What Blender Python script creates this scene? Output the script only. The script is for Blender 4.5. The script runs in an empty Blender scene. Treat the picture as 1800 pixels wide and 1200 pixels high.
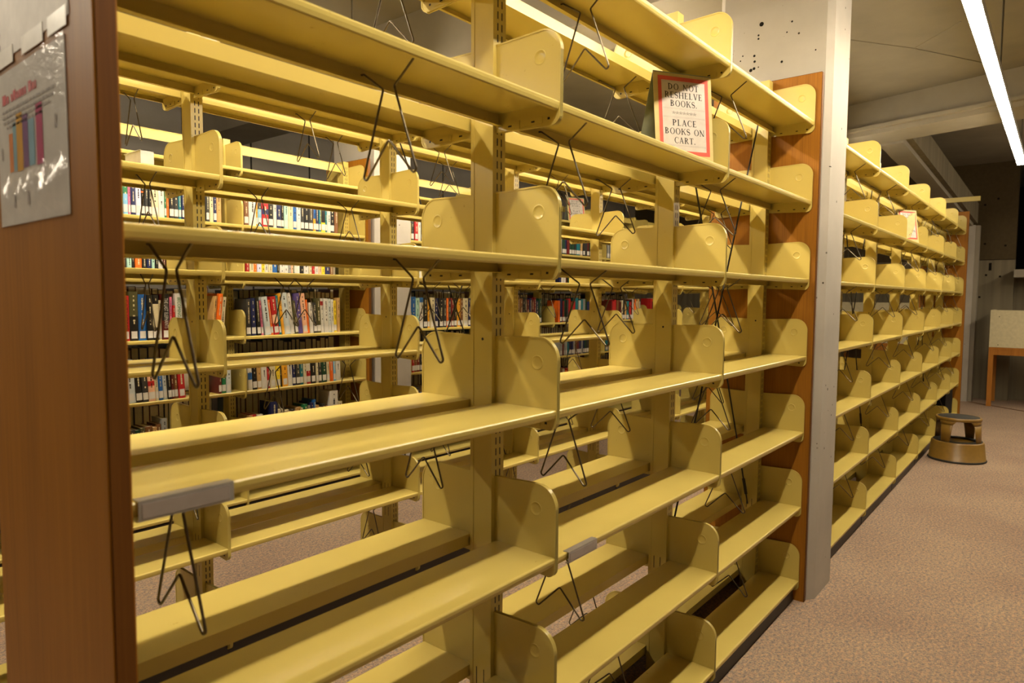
import bpy, bmesh, math, random
from mathutils import Vector, Matrix
random.seed(7)
S = bpy.context.scene
COL = S.collection
PI = math.pi

# ------------------------------------------------------------------ measures
BAY = 0.914                      # bay width
D, W = 0.1767, 0.4205            # shelf depth, depth of a double faced range
Z0, ZS = 0.0935, 0.32696         # base shelf top, shelf spacing
YA, YB, YC = 0.0, 1.417, 2.903   # front faces of the three rows of ranges
def Z(k): return Z0 + ZS * k
CEIL = 3.1

# ------------------------------------------------------------------ materials
def lin(r, g, b):
    f = lambda c: (c / 12.92) if c <= 0.04045 else ((c + 0.055) / 1.055) ** 2.4
    return (f(r / 255), f(g / 255), f(b / 255), 1)

class NT:
    def __init__(s, name):
        s.m = bpy.data.materials.new(name); s.m.use_nodes = True
        s.t = s.m.node_tree; s.b = s.t.nodes['Principled BSDF']
    def n(s, typ, **kw):
        nd = s.t.nodes.new(typ)
        for k, v in kw.items():
            if k.startswith('i_'):
                key = k[2:]
                nd.inputs[int(key) if key.isdigit() else key.replace('_', ' ')].default_value = v
            else: setattr(nd, k, v)
        return nd
    def l(s, a, b): s.t.links.new(a, b)
    def coord(s, kind='Object'):
        return s.n('ShaderNodeTexCoord').outputs[kind]
    def pos(s):
        return s.n('ShaderNodeNewGeometry').outputs['Position']
    def mapping(s, src, scale):
        m = s.n('ShaderNodeMapping'); m.inputs['Scale'].default_value = scale
        s.l(src, m.inputs['Vector']); return m.outputs['Vector']
    def noise(s, vec, scale, detail=4, rough=.55):
        nd = s.n('ShaderNodeTexNoise'); nd.inputs['Scale'].default_value = scale
        nd.inputs['Detail'].default_value = detail; nd.inputs['Roughness'].default_value = rough
        s.l(vec, nd.inputs['Vector']); return nd.outputs['Fac']
    def ramp(s, fac, stops):
        r = s.n('ShaderNodeValToRGB'); e = r.color_ramp.elements
        while len(e) < len(stops): e.new(.5)
        for i, (p, c) in enumerate(stops): e[i].position = p; e[i].color = c
        s.l(fac, r.inputs['Fac']); return r.outputs['Color']
    def bump(s, h, strength=.2, dist=.002):
        b = s.n('ShaderNodeBump'); b.inputs['Strength'].default_value = strength
        b.inputs['Distance'].default_value = dist
        s.l(h, b.inputs['Height']); s.l(b.outputs['Normal'], s.b.inputs['Normal'])
    def mix(s, fac, a, b, blend='MIX'):
        m = s.n('ShaderNodeMix', data_type='RGBA', blend_type=blend)
        for sock, v in ((m.inputs[0], fac), (m.inputs[6], a), (m.inputs[7], b)):
            if hasattr(v, 'is_linked'): s.l(v, sock)
            else: sock.default_value = v
        return m.outputs[2]
    def base(s, c):
        if hasattr(c, 'is_linked'): s.l(c, s.b.inputs['Base Color'])
        else: s.b.inputs['Base Color'].default_value = c
    def set(s, rough=.5, spec=.5, metal=0, coat=0):
        s.b.inputs['Roughness'].default_value = rough
        s.b.inputs['Specular IOR Level'].default_value = spec
        s.b.inputs['Metallic'].default_value = metal
        s.b.inputs['Coat Weight'].default_value = coat
        s.b.inputs['Coat Roughness'].default_value = .12
        return s.m

def vmul(c, k): return (c[0] * k, c[1] * k, c[2] * k, 1)

def mk_paint():
    t = NT('cream_enamel'); p = t.pos()
    c = (0.585, 0.45, 0.118, 1)
    big = t.ramp(t.noise(p, 2.3), [(.3, vmul(c, .93)), (.7, vmul(c, 1.04))])
    dirt = t.noise(t.mapping(p, (1, 1, 1)), 38, 3, .7)
    f = t.ramp(dirt, [(.70, (0, 0, 0, 1)), (.80, (1, 1, 1, 1))])
    t.base(t.mix(f, big, (c[0] * .62, c[1] * .55, c[2] * .42, 1)))
    t.bump(t.noise(p, 900, 1), .06, .0004)
    return t.set(.27, .5)

def mk_plain(name, c, rough=.5, spec=.5, metal=0, var=.08, scale=30, coat=0):
    t = NT(name); p = t.coord('Object')
    t.base(t.ramp(t.noise(p, scale), [(.3, vmul(c, 1 - var)), (.7, vmul(c, 1 + var))]))
    return t.set(rough, spec, metal, coat)

def mk_wood(name, c, axis='Z', rough=.38):
    t = NT(name); p = t.pos()
    sc = {'Z': (1, 1, .05), 'Y': (1, .05, 1), 'X': (.05, 1, 1)}[axis]
    v = t.mapping(p, sc)
    a = t.noise(v, 45, 6, .65); b = t.noise(v, 9, 3)
    fine = t.noise(t.mapping(p, tuple(x if x == 1 else .02 for x in sc)), 240, 2)
    m = t.mix(.5, a, b); m = t.mix(.35, m, fine)
    t.base(t.ramp(m, [(.32, vmul(c, .66)), (.5, c), (.68, (c[0] * 1.22, c[1] * 1.28, c[2] * 1.35, 1))]))
    t.bump(fine, .08, .0006)
    return t.set(max(rough, .52), .22, 0, 0)

def mk_carpet():
    t = NT('speckled_carpet'); p = t.pos()
    a = t.noise(t.mapping(p, (1, .55, 1)), 150, 5, .85)
    b = t.noise(t.mapping(p, (.5, 1.0, 1)), 85, 4, .85)
    big = t.noise(p, 1.7, 3)
    c1 = t.ramp(a, [(.36, lin(58, 50, 58)), (.45, lin(116, 98, 92)), (.55, lin(158, 126, 98)), (.64, lin(196, 164, 124))])
    c2 = t.ramp(b, [(.36, lin(66, 68, 84)), (.5, lin(128, 106, 94)), (.64, lin(182, 128, 96))])
    m = t.mix(.5, c1, c2)
    g = t.ramp(big, [(.3, (1.22, 1.32, 1.32, 1)), (.7, (1.52, 1.72, 1.66, 1))])
    t.base(t.mix(1.0, m, g, 'MULTIPLY'))
    t.bump(a, .5, .004)
    return t.set(.95, .1)

def mk_concrete(name, c, holes=True, board=0.0, joint=None):
    t = NT(name); p = t.pos()
    base = t.ramp(t.noise(p, 3.1, 5), [(.3, vmul(c, .88)), (.7, vmul(c, 1.06))])
    if board:
        w = t.noise(t.mapping(p, (1, 1, .03)), 16, 3)
        base = t.mix(board, base, t.ramp(w, [(.3, vmul(c, .6)), (.7, vmul(c, 1.15))]))
    if holes:
        vo = t.n('ShaderNodeTexVoronoi'); vo.inputs['Scale'].default_value = 22
        t.l(p, vo.inputs['Vector'])
        hole = t.ramp(vo.outputs['Distance'], [(.085, (1, 1, 1, 1)), (.11, (0, 0, 0, 1))])
        sel = t.ramp(t.noise(p, 4.0, 2), [(.58, (0, 0, 0, 1)), (.62, (1, 1, 1, 1))])
        vs = t.n('ShaderNodeTexVoronoi'); vs.inputs['Scale'].default_value = 70
        t.l(p, vs.inputs['Vector'])
        small = t.ramp(vs.outputs['Distance'], [(.07, (1, 1, 1, 1)), (.10, (0, 0, 0, 1))])
        sel2 = t.ramp(t.noise(p, 7.0, 2), [(.60, (0, 0, 0, 1)), (.64, (1, 1, 1, 1))])
        f = t.mix(1.0, hole, sel, 'MULTIPLY'); f2 = t.mix(1.0, small, sel2, 'MULTIPLY')
        ff = t.mix(1.0, f, f2, 'ADD')
        base = t.mix(ff, base, (.05, .035, .02, 1))
    if joint:
        sx = t.n('ShaderNodeSeparateXYZ'); t.l(p, sx.inputs[0])
        md = t.n('ShaderNodeMath', operation='PINGPONG'); md.inputs[1].default_value = joint[1] / 2
        t.l(sx.outputs[joint[0]], md.inputs[0])
        lt = t.n('ShaderNodeMath', operation='LESS_THAN'); lt.inputs[1].default_value = .009
        t.l(md.outputs[0], lt.inputs[0])
        base = t.mix(lt.outputs[0], base, (.02, .017, .015, 1))
    t.base(base); t.bump(t.noise(p, 60, 5), .12, .003)
    return t.set(.75, .3)

def mk_emit(name, c, st):
    t = NT(name)
    t.b.inputs['Base Color'].default_value = (.8, .8, .8, 1)
    t.b.inputs['Emission Color'].default_value = c
    t.b.inputs['Emission Strength'].default_value = st
    return t.m

LAMP = (1.0, 0.875, 0.66, 1)
M = {}
M['paint'] = mk_paint()
M['slot'] = mk_plain('dark_slot', (.012, .009, .005, 1), .7)
M['wood'] = mk_wood('orange_oak_veneer', (.30, .115, .008, 1))
M['wooddark'] = mk_wood('oak_edge_band', (.13, .045, .005, 1))
M['carrelwood'] = mk_wood('orange_beech', (.42, .16, .022, 1))
M['carpet'] = mk_carpet()
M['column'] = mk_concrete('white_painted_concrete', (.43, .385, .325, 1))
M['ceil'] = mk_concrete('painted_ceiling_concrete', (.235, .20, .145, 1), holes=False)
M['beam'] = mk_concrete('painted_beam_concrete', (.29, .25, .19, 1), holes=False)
M['wall'] = mk_concrete('board_marked_concrete', (.20, .165, .105, 1), holes=False, board=.6)
M['wallgrey'] = mk_concrete('grey_wall_panels', (.32, .285, .245, 1), holes=False, joint=('X', .64))
M['kick'] = mk_plain('black_vinyl_kick', (.02, .016, .012, 1), .5)
M['wire'] = mk_plain('bent_steel_wire', (.12, .095, .06, 1), .32, .5, .9, .25, 60)
M['rod'] = mk_plain('dark_brace_rod', (.025, .020, .015, 1), .5, .5, .4)
M['holder'] = mk_plain('grey_label_holder', (.42, .40, .38, 1), .3, .5, .6)
M['holderface'] = mk_plain('clear_holder_insert', (.30, .25, .22, 1), .2, .6)
M['emit'] = mk_emit('lit_tube_lens', (1, .90, .74, 1), 92)
M['emit'].node_tree.nodes['Principled BSDF'].inputs['Emission Color'].default_value = LAMP
M['housing'] = mk_plain('white_lamp_housing', (.6, .58, .54, 1), .4)
M['darkrod'] = mk_plain('grey_suspension_rod', (.09, .075, .05, 1), .5)
M['stool'] = mk_plain('brown_enamel', (.22, .12, .018, 1), .38, .5)
M['rubber'] = mk_plain('black_ribbed_rubber', (.03, .028, .024, 1), .75, .3)
M['carrel'] = mk_plain('cream_laminate', (.62, .54, .33, 1), .5, .4)
M['card'] = mk_plain('cream_card', (.56, .45, .20, 1), .7, .3)
M['cardback'] = mk_plain('grey_green_card', (.20, .21, .15, 1), .8, .2)
M['signpaper'] = mk_plain('pinkish_white_paper', (.56, .50, .45, 1), .6, .3)
M['signred'] = mk_plain('coral_red_print', (.60, .10, .075, 1), .6, .3)
M['ink'] = mk_plain('black_ink', (.022, .018, .018, 1), .6, .3)
M['greyline'] = mk_plain('thin_grey_print', (.35, .31, .29, 1), .6, .3)
M['paper'] = mk_plain('white_paper', (.74, .70, .66, 1), .6, .3)
M['tape'] = mk_plain('pale_tape', (.82, .78, .72, 1), .35, .5)
M['redprint'] = mk_plain('red_print', (.55, .045, .06, 1), .6)
M['black'] = mk_plain('matt_black', (.006, .005, .005, 1), .8, .2)
M['pages'] = mk_plain('book_pages', (.66, .58, .42, 1), .8, .2)
M['sticker'] = mk_plain('white_spine_sticker', (.60, .56, .50, 1), .5, .3)
M['upper_wall_shade'] = mk_plain('shaded_upper_wall_brown', (.075, .052, .022, 1), .7, .2)  # upper end wall: the missing light up there is put into the colour
M['opening_dark'] = mk_plain('dark_opening', (.012, .010, .008, 1), .9, .1)  # darkness inside openings, holes and joints put into the colour

def mk_sleeve():
    t = NT('crinkled_plastic_sleeve')
    t.t.nodes.remove(t.b)
    tr = t.n('ShaderNodeBsdfTransparent'); gl = t.n('ShaderNodeBsdfGlossy'); gl.inputs['Roughness'].default_value = .15
    fr = t.n('ShaderNodeFresnel'); fr.inputs['IOR'].default_value = 1.28
    mx = t.n('ShaderNodeMixShader')
    bp = t.n('ShaderNodeBump'); bp.inputs['Strength'].default_value = .5; bp.inputs['Distance'].default_value = .004
    t.l(t.noise(t.mapping(t.pos(), (1, 1, 1.6)), 70, 3, .6), bp.inputs['Height'])
    t.l(bp.outputs['Normal'], gl.inputs['Normal']); t.l(bp.outputs['Normal'], fr.inputs['Normal'])
    mx.inputs[0].default_value = .2; t.l(tr.outputs[0], mx.inputs[1]); t.l(gl.outputs[0], mx.inputs[2])
    out = [n for n in t.t.nodes if n.type == 'OUTPUT_MATERIAL'][0]
    t.l(mx.outputs[0], out.inputs['Surface'])
    return t.m
M['sleeve'] = mk_sleeve()
M['sheet'] = mk_plain('white_sheet', (.60, .56, .51, 1), .6, .3)

_cm = {}
def cmat(name, rgb):
    if name not in _cm:
        t = NT('book_cover_' + name); p = t.coord('Object')
        c = lin(*rgb)
        t.base(t.ramp(t.noise(p, 26, 4), [(.3, vmul(c, .86)), (.7, vmul(c, 1.08))]))
        _cm[name] = t.set(.33, .5)
    return _cm[name]

# ------------------------------------------------------------------ mesh builder
class MB:
    def __init__(s): s.v = []; s.f = []; s.mi = []; s.sm = []; s.mats = []
    def mat(s, m):
        if m not in s.mats: s.mats.append(m)
        return s.mats.index(m)
    def add(s, vs, fs, m, smooth=False):
        o = len(s.v); i = s.mat(m)
        s.v += [tuple(x) for x in vs]
        for f in fs: s.f.append([o + q for q in f]); s.mi.append(i); s.sm.append(smooth)
    def box(s, a, b, m):
        x0, y0, z0 = a; x1, y1, z1 = b
        v = [(x0, y0, z0), (x1, y0, z0), (x1, y1, z0), (x0, y1, z0), (x0, y0, z1), (x1, y0, z1), (x1, y1, z1), (x0, y1, z1)]
        s.add(v, [(0, 3, 2, 1), (4, 5, 6, 7), (0, 1, 5, 4), (1, 2, 6, 5), (2, 3, 7, 6), (3, 0, 4, 7)], m)
    def obox(s, a, b, T, m):
        t = MB(); t.box(a, b, m)
        s.add([T @ Vector(v) for v in t.v], t.f, m)
    def hexa(s, v, m):
        s.add(v, [(0, 3, 2, 1), (4, 5, 6, 7), (0, 1, 5, 4), (1, 2, 6, 5), (2, 3, 7, 6), (3, 0, 4, 7)], m)
    def prism_x(s, poly, x0, x1, m, cap=True):      # poly in (y,z), counter-clockwise seen from +X
        n = len(poly)
        v = [(x0, y, z) for y, z in poly] + [(x1, y, z) for y, z in poly]
        f = [(i, (i + 1) % n, n + (i + 1) % n, n + i) for i in range(n)]
        if cap: f += [tuple(range(n - 1, -1, -1)), tuple(range(n, 2 * n))]
        s.add(v, f, m)
    def lathe(s, prof, m, n=32, c=(0, 0, 0), smooth=True, a0=0, a1=2 * PI, axis='Z'):
        full = abs(a1 - a0 - 2 * PI) < 1e-6
        k = n if full else n + 1
        vs = []
        for i in range(k):
            a = a0 + (a1 - a0) * i / n
            for r, z in prof:
                if axis == 'Z': vs.append((c[0] + r * math.cos(a), c[1] + r * math.sin(a), c[2] + z))
                else: vs.append((c[0] + z, c[1] + r * math.cos(a), c[2] + r * math.sin(a)))
        q = len(prof); fs = []
        for i in range(n):
            j = (i + 1) % k
            for t in range(q - 1): fs.append((i * q + t, j * q + t, j * q + t + 1, i * q + t + 1))
        s.add(vs, fs, m, smooth)
    def tube(s, pts, r, m, n=8, closed=False):
        P = [Vector(p) for p in pts]; rings = []
        up = None
        for i, p in enumerate(P):
            if i == 0: d = P[1] - p
            elif i == len(P) - 1: d = p - P[i - 1]
            else: d = (P[i + 1] - p).normalized() + (p - P[i - 1]).normalized()
            d.normalize()
            if up is None:
                up = Vector((0, 0, 1)) if abs(d.z) < .9 else Vector((1, 0, 0))
            a = d.cross(up); a.normalize(); b = a.cross(d); up = b
            rings.append([p + a * (r * math.cos(2 * PI * k / n)) + b * (r * math.sin(2 * PI * k / n)) for k in range(n)])
        vs = [v for rg in rings for v in rg]
        fs = []
        for i in range(len(P) - 1):
            for k in range(n): fs.append((i * n + k, i * n + (k + 1) % n, (i + 1) * n + (k + 1) % n, (i + 1) * n + k))
        s.add(vs, fs, m, True)
        s.add(rings[0], [tuple(range(n - 1, -1, -1))], m); s.add(rings[-1], [tuple(range(n))], m)
    def mesh(s, name):
        me = bpy.data.meshes.new(name)
        me.from_pydata(s.v, [], s.f)
        for m in s.mats: me.materials.append(m)
        me.polygons.foreach_set('material_index', s.mi)
        me.polygons.foreach_set('use_smooth', s.sm)
        me.update(); return me
    def build(s, name, parent=None, loc=(0, 0, 0), rz=0):
        return link(name, s.mesh(name), parent, loc, rz)

def link(name, me, parent=None, loc=(0, 0, 0), rz=0):
    o = bpy.data.objects.new(name, me); COL.objects.link(o)
    if parent: o.parent = parent
    o.location = loc; o.rotation_euler = (0, 0, rz)
    return o
def tag(o, label, cat, group=None):
    o['label'] = label; o['category'] = cat
    if group: o['group'] = group
    return o
def thing(name, label, cat, loc=(0, 0, 0), rz=0, group=None):
    o = bpy.data.objects.new(name, None); COL.objects.link(o)
    o.empty_display_size = .05
    o.location = loc; o.rotation_euler = (0, 0, rz)
    return tag(o, label, cat, group)
def struct(o): o['kind'] = 'structure'; return o

# ------------------------------------------------------------------ shelving parts
def arc(cx, cy, r, a0, a1, n):
    return [(cx + r * math.cos(a0 + (a1 - a0) * i / n), cy + r * math.sin(a0 + (a1 - a0) * i / n)) for i in range(n + 1)]

def bracket_mesh():
    # plate in the YZ plane, front edge at y=0, local z=0 is the shelf top
    zt, zb, r = .157, -.047, .05
    out = [(D, zb + .006), (D, zt - .004)]
    out += arc(r, zt - r, r, PI / 2, PI, 10)
    out += arc(.022, zb + .022, .022, PI, 1.5 * PI, 6)
    b = MB(); t = .0014
    # outline is clockwise seen from +X here; build both faces and edge
    n = len(out)
    v = [(-t, y, z) for y, z in out] + [(t, y, z) for y, z in out]
    b.add(v, [(i, n + i, n + (i + 1) % n, (i + 1) % n) for i in range(n)], M['paint'])
    # the two faces, each with a round hole for its pressed dish (front rim = last outline point region)
    hy, hz, hr, hn = .055, .100, .0152, 24
    for sg in (-1, 1):
        bmf = bmesh.new()
        ov = [bmf.verts.new((sg * t, y, z)) for y, z in out]
        hv = [bmf.verts.new((sg * t, hy + hr * math.cos(2 * PI * i / hn), hz + hr * math.sin(2 * PI * i / hn))) for i in range(hn)]
        ed = [bmf.edges.new((q[i], q[(i + 1) % len(q)])) for q in (ov, hv) for i in range(len(q))]
        bmesh.ops.triangle_fill(bmf, use_beauty=True, use_dissolve=False, edges=ed, normal=(sg, 0, 0))
        bmf.verts.index_update()
        fs = []
        for fc in bmf.faces:
            ids = [q.index for q in fc.verts]
            fc.normal_update()
            fs.append(ids if fc.normal.x * sg > 0 else ids[::-1])
        b.add([q.co[:] for q in bmf.verts], fs, M['paint']); bmf.free()
    # rolled rim along the free edge
    rim = out[1:]
    inn = []
    for i, (y, z) in enumerate(rim):
        y0, z0 = rim[max(i - 1, 0)]; y1, z1 = rim[min(i + 1, len(rim) - 1)]
        dy, dz = y1 - y0, z1 - z0; L = math.hypot(dy, dz)
        inn.append((y - dz / L * -.0036, z + dy / L * -.0036) if False else (y + (-dz / L) * -.0036 * -1, z + (dy / L) * -.0036 * -1))
    k = len(rim); w = .0026
    v = []
    for (y, z), (yi, zi) in zip(rim, inn):
        v += [(-w, y, z), (w, y, z), (w, yi, zi), (-w, yi, zi)]
    f = []
    for i in range(k - 1):
        for q in range(4): f.append((i * 4 + q, (i + 1) * 4 + q, (i + 1) * 4 + (q + 1) % 4, i * 4 + (q + 1) % 4))
    b.add(v, f, M['paint'])
    # round dimple on both sides
    for sg in (-1, 1):
        pr_ = [(hr + .0012, sg * (t + .00005)), (hr, sg * (t + .0009)), (.0140, sg * (t + .0005)), (.0120, sg * (t - .0007)), (.0085, sg * (t - .0012)), (.0040, sg * (t - .00125)), (.0001, sg * (t - .00125))]
        b.lathe(pr_, M['paint'], 24, (0, .055, .100), True, axis='X')
    # stiffener pressing and slots in the strip below the shelf
    for sg in (-1, 1):
        xa, xb = sorted((sg * t, sg * (t + .0022)))
        b.box((xa, .108, -.042), (xb, .168, -.024), M['paint'])
        b.box((xa, .046, -.040), (xb, .100, -.026), M['paint'])
        xc, xd = sorted((sg * (t + .0022), sg * (t + .0026)))
        for y0, y1 in ((.130, .140), (.066, .075)):
            b.box((xc, y0, -.035), (xd, y1, -.0315), M['slot'])
        xe, xf = sorted((sg * t, sg * (t + .0005)))
        b.box((xe, .027, -.034), (xf, .033, -.029), M['slot'])
    return b.mesh('end_bracket')

def shelf_mesh(L):
    b = MB(); g = .0045; t = .0014
    x0, x1 = g, L - g
    outer = [(.0055, 0), (.0028, -.0008), (.0012, -.0025), (.001, -.0045), (.0016, -.010), (.0034, -.0165), (.0052, -.019), (.013, -.019), (.013, -.0178), (.0056, -.0178), (.0044, -.016), (.0026, -.0085),
             (.0022, -t), (D - .007, -t), (D - .007, -.027), (D - .018, -.027), (D - .018, -.0285), (D - .0055, -.0285), (D - .0055, 0)]
    # side faces (quads) following the folded sheet
    v = [(x0, y, z) for y, z in outer] + [(x1, y, z) for y, z in outer]
    n = len(outer)
    b.add(v, [(i, n + i, n + (i + 1) % n, (i + 1) % n) for i in range(n)], M['paint'])
    return b.mesh('shelf')

def upright_mesh(zt=2.245, slots=True):
    b = MB(); hx = .0205; y0, y1 = D, W - D
    b.box((-hx, y0 + .004, 0), (hx, y1 - .004, zt), M['paint'])
    # slotted front and rear flanges, a touch wider than the web
    b.box((-hx - .0012, y0, 0), (hx + .0012, y0 + .010, zt), M['paint'])
    b.box((-hx - .0012, y1 - .010, 0), (hx + .0012, y1, zt), M['paint'])
    if slots:
        z = .11; vs = []; fs = []
        while z < zt - .03:
            for yy, s in ((y0 - .0004, 1), (y1 + .0004, -1)):
                for x in (-.0065, .0075):
                    o = len(vs)
                    vs += [(x - .0018, yy, z), (x + .0018, yy, z), (x + .0018, yy, z + .0165), (x - .0018, yy, z + .0165)]
                    fs.append((o, o + 1, o + 2, o + 3) if s > 0 else (o + 3, o + 2, o + 1, o))
            z += .0254
        b.add(vs, fs, M['slot'])
        ym = W / 2
        for sg in (-1, 1):
            xa, xb = sorted((sg * hx, sg * (hx + .0004)))
            for dy in (-.012, .011):
                for za in (.27, .33, .385): b.box((xa, ym + dy, za), (xb, ym + dy + .0022, za + .042), M['slot'])
            b.lathe([(.0001, sg * (hx + .0005)), (.0035, sg * (hx + .0005))], M['slot'], 12, (0, ym + .002, .352), False, axis='X')
            b.lathe([(.0001, sg * (hx + .0005)), (.0035, sg * (hx + .0005))], M['slot'], 12, (0, ym - .004, 1.22), False, axis='X')
    return b.mesh('upright')

BR = bracket_mesh(); UP = upright_mesh()
_sh = {}
def shelf_me(L):
    k = round(L, 3)
    if k not in _sh: _sh[k] = shelf_mesh(k)
    return _sh[k]

def panel_mesh(x0, x1, ya, yb, zt):
    b = MB(); c = .0025
    b.box((x0, ya + c, 0), (x1, yb - c, zt - c), M['wood'])
    b.box((x0 + c, ya, 0), (x1 - c, ya + c, zt - c), M['wooddark'])
    b.box((x0 + c, yb - c, 0), (x1 - c, yb, zt - c), M['wooddark'])
    b.box((x0 + c, ya + c, zt - c), (x1 - c, yb - c, zt), M['wooddark'])
    return b.mesh('end_panel')

def make_range(label, bounds, y, panels=(), levels=range(7), group=None, tie=False, brace=(), far_levels=None):
    r = thing('shelving_range', label, 'shelving', (bounds[0], y, 0), 0, group)
    o = bounds[0]
    for i, xb in enumerate(bounds):
        dx = .028 if i == 0 else (-.0245 if i == len(bounds) - 1 else .006)
        link('upright', UP, r, (xb - o + dx, 0, 0))
    for i in range(len(bounds) - 1):
        xa, xb = bounds[i] - o, bounds[i + 1] - o
        me = shelf_me(xb - xa)
        for side in (0, 1):
            for k in (levels if side == 0 or far_levels is None else far_levels):
                if side == 0: s = link('shelf', me, r, (xa, 0, Z(k)))
                else: s = link('shelf', me, r, (xb, W, Z(k)), PI)
                link('end_bracket', BR, s, (.0028, 0, 0)); link('end_bracket', BR, s, (xb - xa - .0028, 0, 0))
    b = MB()
    for ya in (.022, W - .034): b.box((.004, ya, 0), (bounds[-1] - o - .004, ya + .012, Z0 - .0315), M['kick'])
    for xb in bounds[1:-1]:
        b.box((xb - o - .0012, .0205, 0.002), (xb - o + .0012, .022, Z0 - .033), M['slot'])
    b.build('kick_plate', r)
    for x0, x1, ya, yb in panels:
        p = link('end_panel', panel_mesh(x0 - o, x1 - o, ya, yb, 2.255), r); p['label'] = 'orange oak end panel'
    if tie:
        t = MB()
        t.box((.03, .19, 2.170), (bounds[-1] - o - .03, .194, 2.225), M['paint'])
        t.box((.03, .186, 2.2225), (bounds[-1] - o - .03, .206, 2.2255), M['paint'])
        t.build('top_tie', r)
    for xa, xb in brace:
        for q, (pa, pb) in enumerate((((xa - o, W / 2 - .008, .40), (xb - o, W / 2 - .008, 2.17)), ((xa - o, W / 2 + .008, 2.17), (xb - o, W / 2 + .008, .40)))):
            t = MB(); t.tube([pa, pb], .0035, M['rod'], 8)
            pm = Vector(pb).lerp(Vector(pa), .05 if q else .95)
            d = (Vector(pb) - Vector(pa)).normalized()
            t.tube([pm - d * .04, pm + d * .04], .007, M['rod'], 8)
            t.build('sway_brace', r)['label'] = 'dark steel diagonal brace rod'
    return r

BN = [0.045, .914, 1.828, 2.742]
BF = [3.115, 4.03, 4.942, 5.855, 6.77, 7.665, 8.41]
BM = [0.0, .914, 1.825, 2.735, 3.640, 4.555, 5.47]
B3 = [0.0, .914, 1.820, 2.715]
B4 = [3.13, 4.04, 4.955, 5.87, 6.785, 7.70]
near = make_range('nearest cream steel shelving range, empty, between two orange wooden end panels', BN, YA,
           [(.0155, .0405, -.031, .392), (2.7465, 2.7705, -.022, .445)], brace=[(1.86, 2.70)])
far = make_range('empty cream shelving range running away beyond the white column, carpeted aisle beside it', BF, YA,
           [(8.4135, 8.4375, -.022, .445), (3.088, 3.1120, -.022, .445)], brace=[(4.06, 4.91), (6.80, 7.63)])
mid = make_range('empty cream shelving range in the second row, between the nearest range and the books', BM, YB,
           brace=[(1.85, 2.71)])
bk1 = make_range('cream shelving range filled with library books, left of the back column, wooden end panel', B3, YC,
           [(2.7195, 2.7435, -.025, .445)], tie=True)
bk2 = make_range('dim cream shelving range of library books to the right of the back column', B4, YC, tie=True)
# bar that sticks out over the aisle from the far end of the far range
b = MB(); b.box((8.345 - BF[0], -.115, 2.350), (8.375 - BF[0], .235, 2.398), M['paint'])
b.box((8.35 - BF[0], .19, 2.22), (8.37 - BF[0], .23, 2.352), M['paint'])
b.build('sign_arm', far)['label'] = 'thin cream bar sticking out over the aisle'
b = MB()
# ------------------------------------------------------------------ wire book supports
def fillet(pts, r=.006, n=4):
    P = [Vector(p) for p in pts]; out = [P[0]]
    for i in range(1, len(P) - 1):
        a = (P[i - 1] - P[i]).normalized(); c = (P[i + 1] - P[i]).normalized()
        ang = a.angle(c); d = min(r / math.tan(ang / 2), .012)
        p0, p2 = P[i] + a * d, P[i] + c * d
        for k in range(n + 1):
            t = k / n
            out.append(p0 * (1 - t) ** 2 + P[i] * 2 * t * (1 - t) + p2 * t * t)
    out.append(P[-1]); return out
def wire_mesh():
    b = MB()
    pts = [(0, -.076, -.0125), (0, -.070, -.0125), (0, -.0150, -.050), (0, -.0735, -.197), (0, -.0655, -.203), (0, 0, -.138), (0, .0655, -.203), (0, .0735, -.197), (0, .0150, -.050), (0, .070, -.0135), (0, .078, -.0125)]
    b.tube(fillet(pts), .0021, M['wire'], 8)
    return b.mesh('wire_book_support')
WM = wire_mesh()
LV = {0: 'base shelf', 1: 'second shelf up', 2: 'third shelf up', 3: 'fourth shelf up', 4: 'fifth shelf up', 5: 'sixth shelf up', 6: 'top shelf'}
used = {}
wires = []
def wire(rng, bays, y, X, k, farside=False, tilt=0):
    bi = max(i for i in range(len(bays) - 1) if X >= bays[i])
    o = link('wire_book_support', WM, None, (X, y + (W - .0885 if farside else .0885), Z(k)), tilt)
    wires.append((rng, bi, farside, k, X, o))
for X, k in ((.52, 5), (1.05, 5), (1.941, 5), (1.134, 6), (2.012, 6), (.143, 4), (.588, 4), (1.148, 4), (2.03, 4), (.143, 3), (1.063, 3), (1.951, 3), (1.054, 2), (2.10, 2), (1.30, 1), (2.16, 1)):
    wire('near', BN, YA, X, k, False, random.uniform(-.12, .12))
for X, k in ((.733, 6), (1.715, 6), (1.703, 5), (1.717, 4), (2.57, 4), (.83, 3), (1.69, 3), (2.55, 5), (2.5, 3), (1.5, 2), (2.45, 6), (.62, 1), (1.56, 1)):
    wire('near', BN, YA, X, k, True, random.uniform(-.12, .12))
for i in range(6):
    for k in range(1, 7):
        if (i * 7 + k * 3) % 11 == 0 or (i, k) == (5, 1): continue
        wire('far', BF, YA, BF[i + 1] - .30 + random.uniform(-.07, .12), k, False, random.uniform(-.2, .2))
for i in range(6):
    for k in (2, 3, 4, 5, 6):
        if (i * 5 + k * 3) % 4 == 0: wire('far', BF, YA, BF[i] + .25 + random.uniform(-.1, .3), k, True, random.uniform(-.2, .2))
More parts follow.
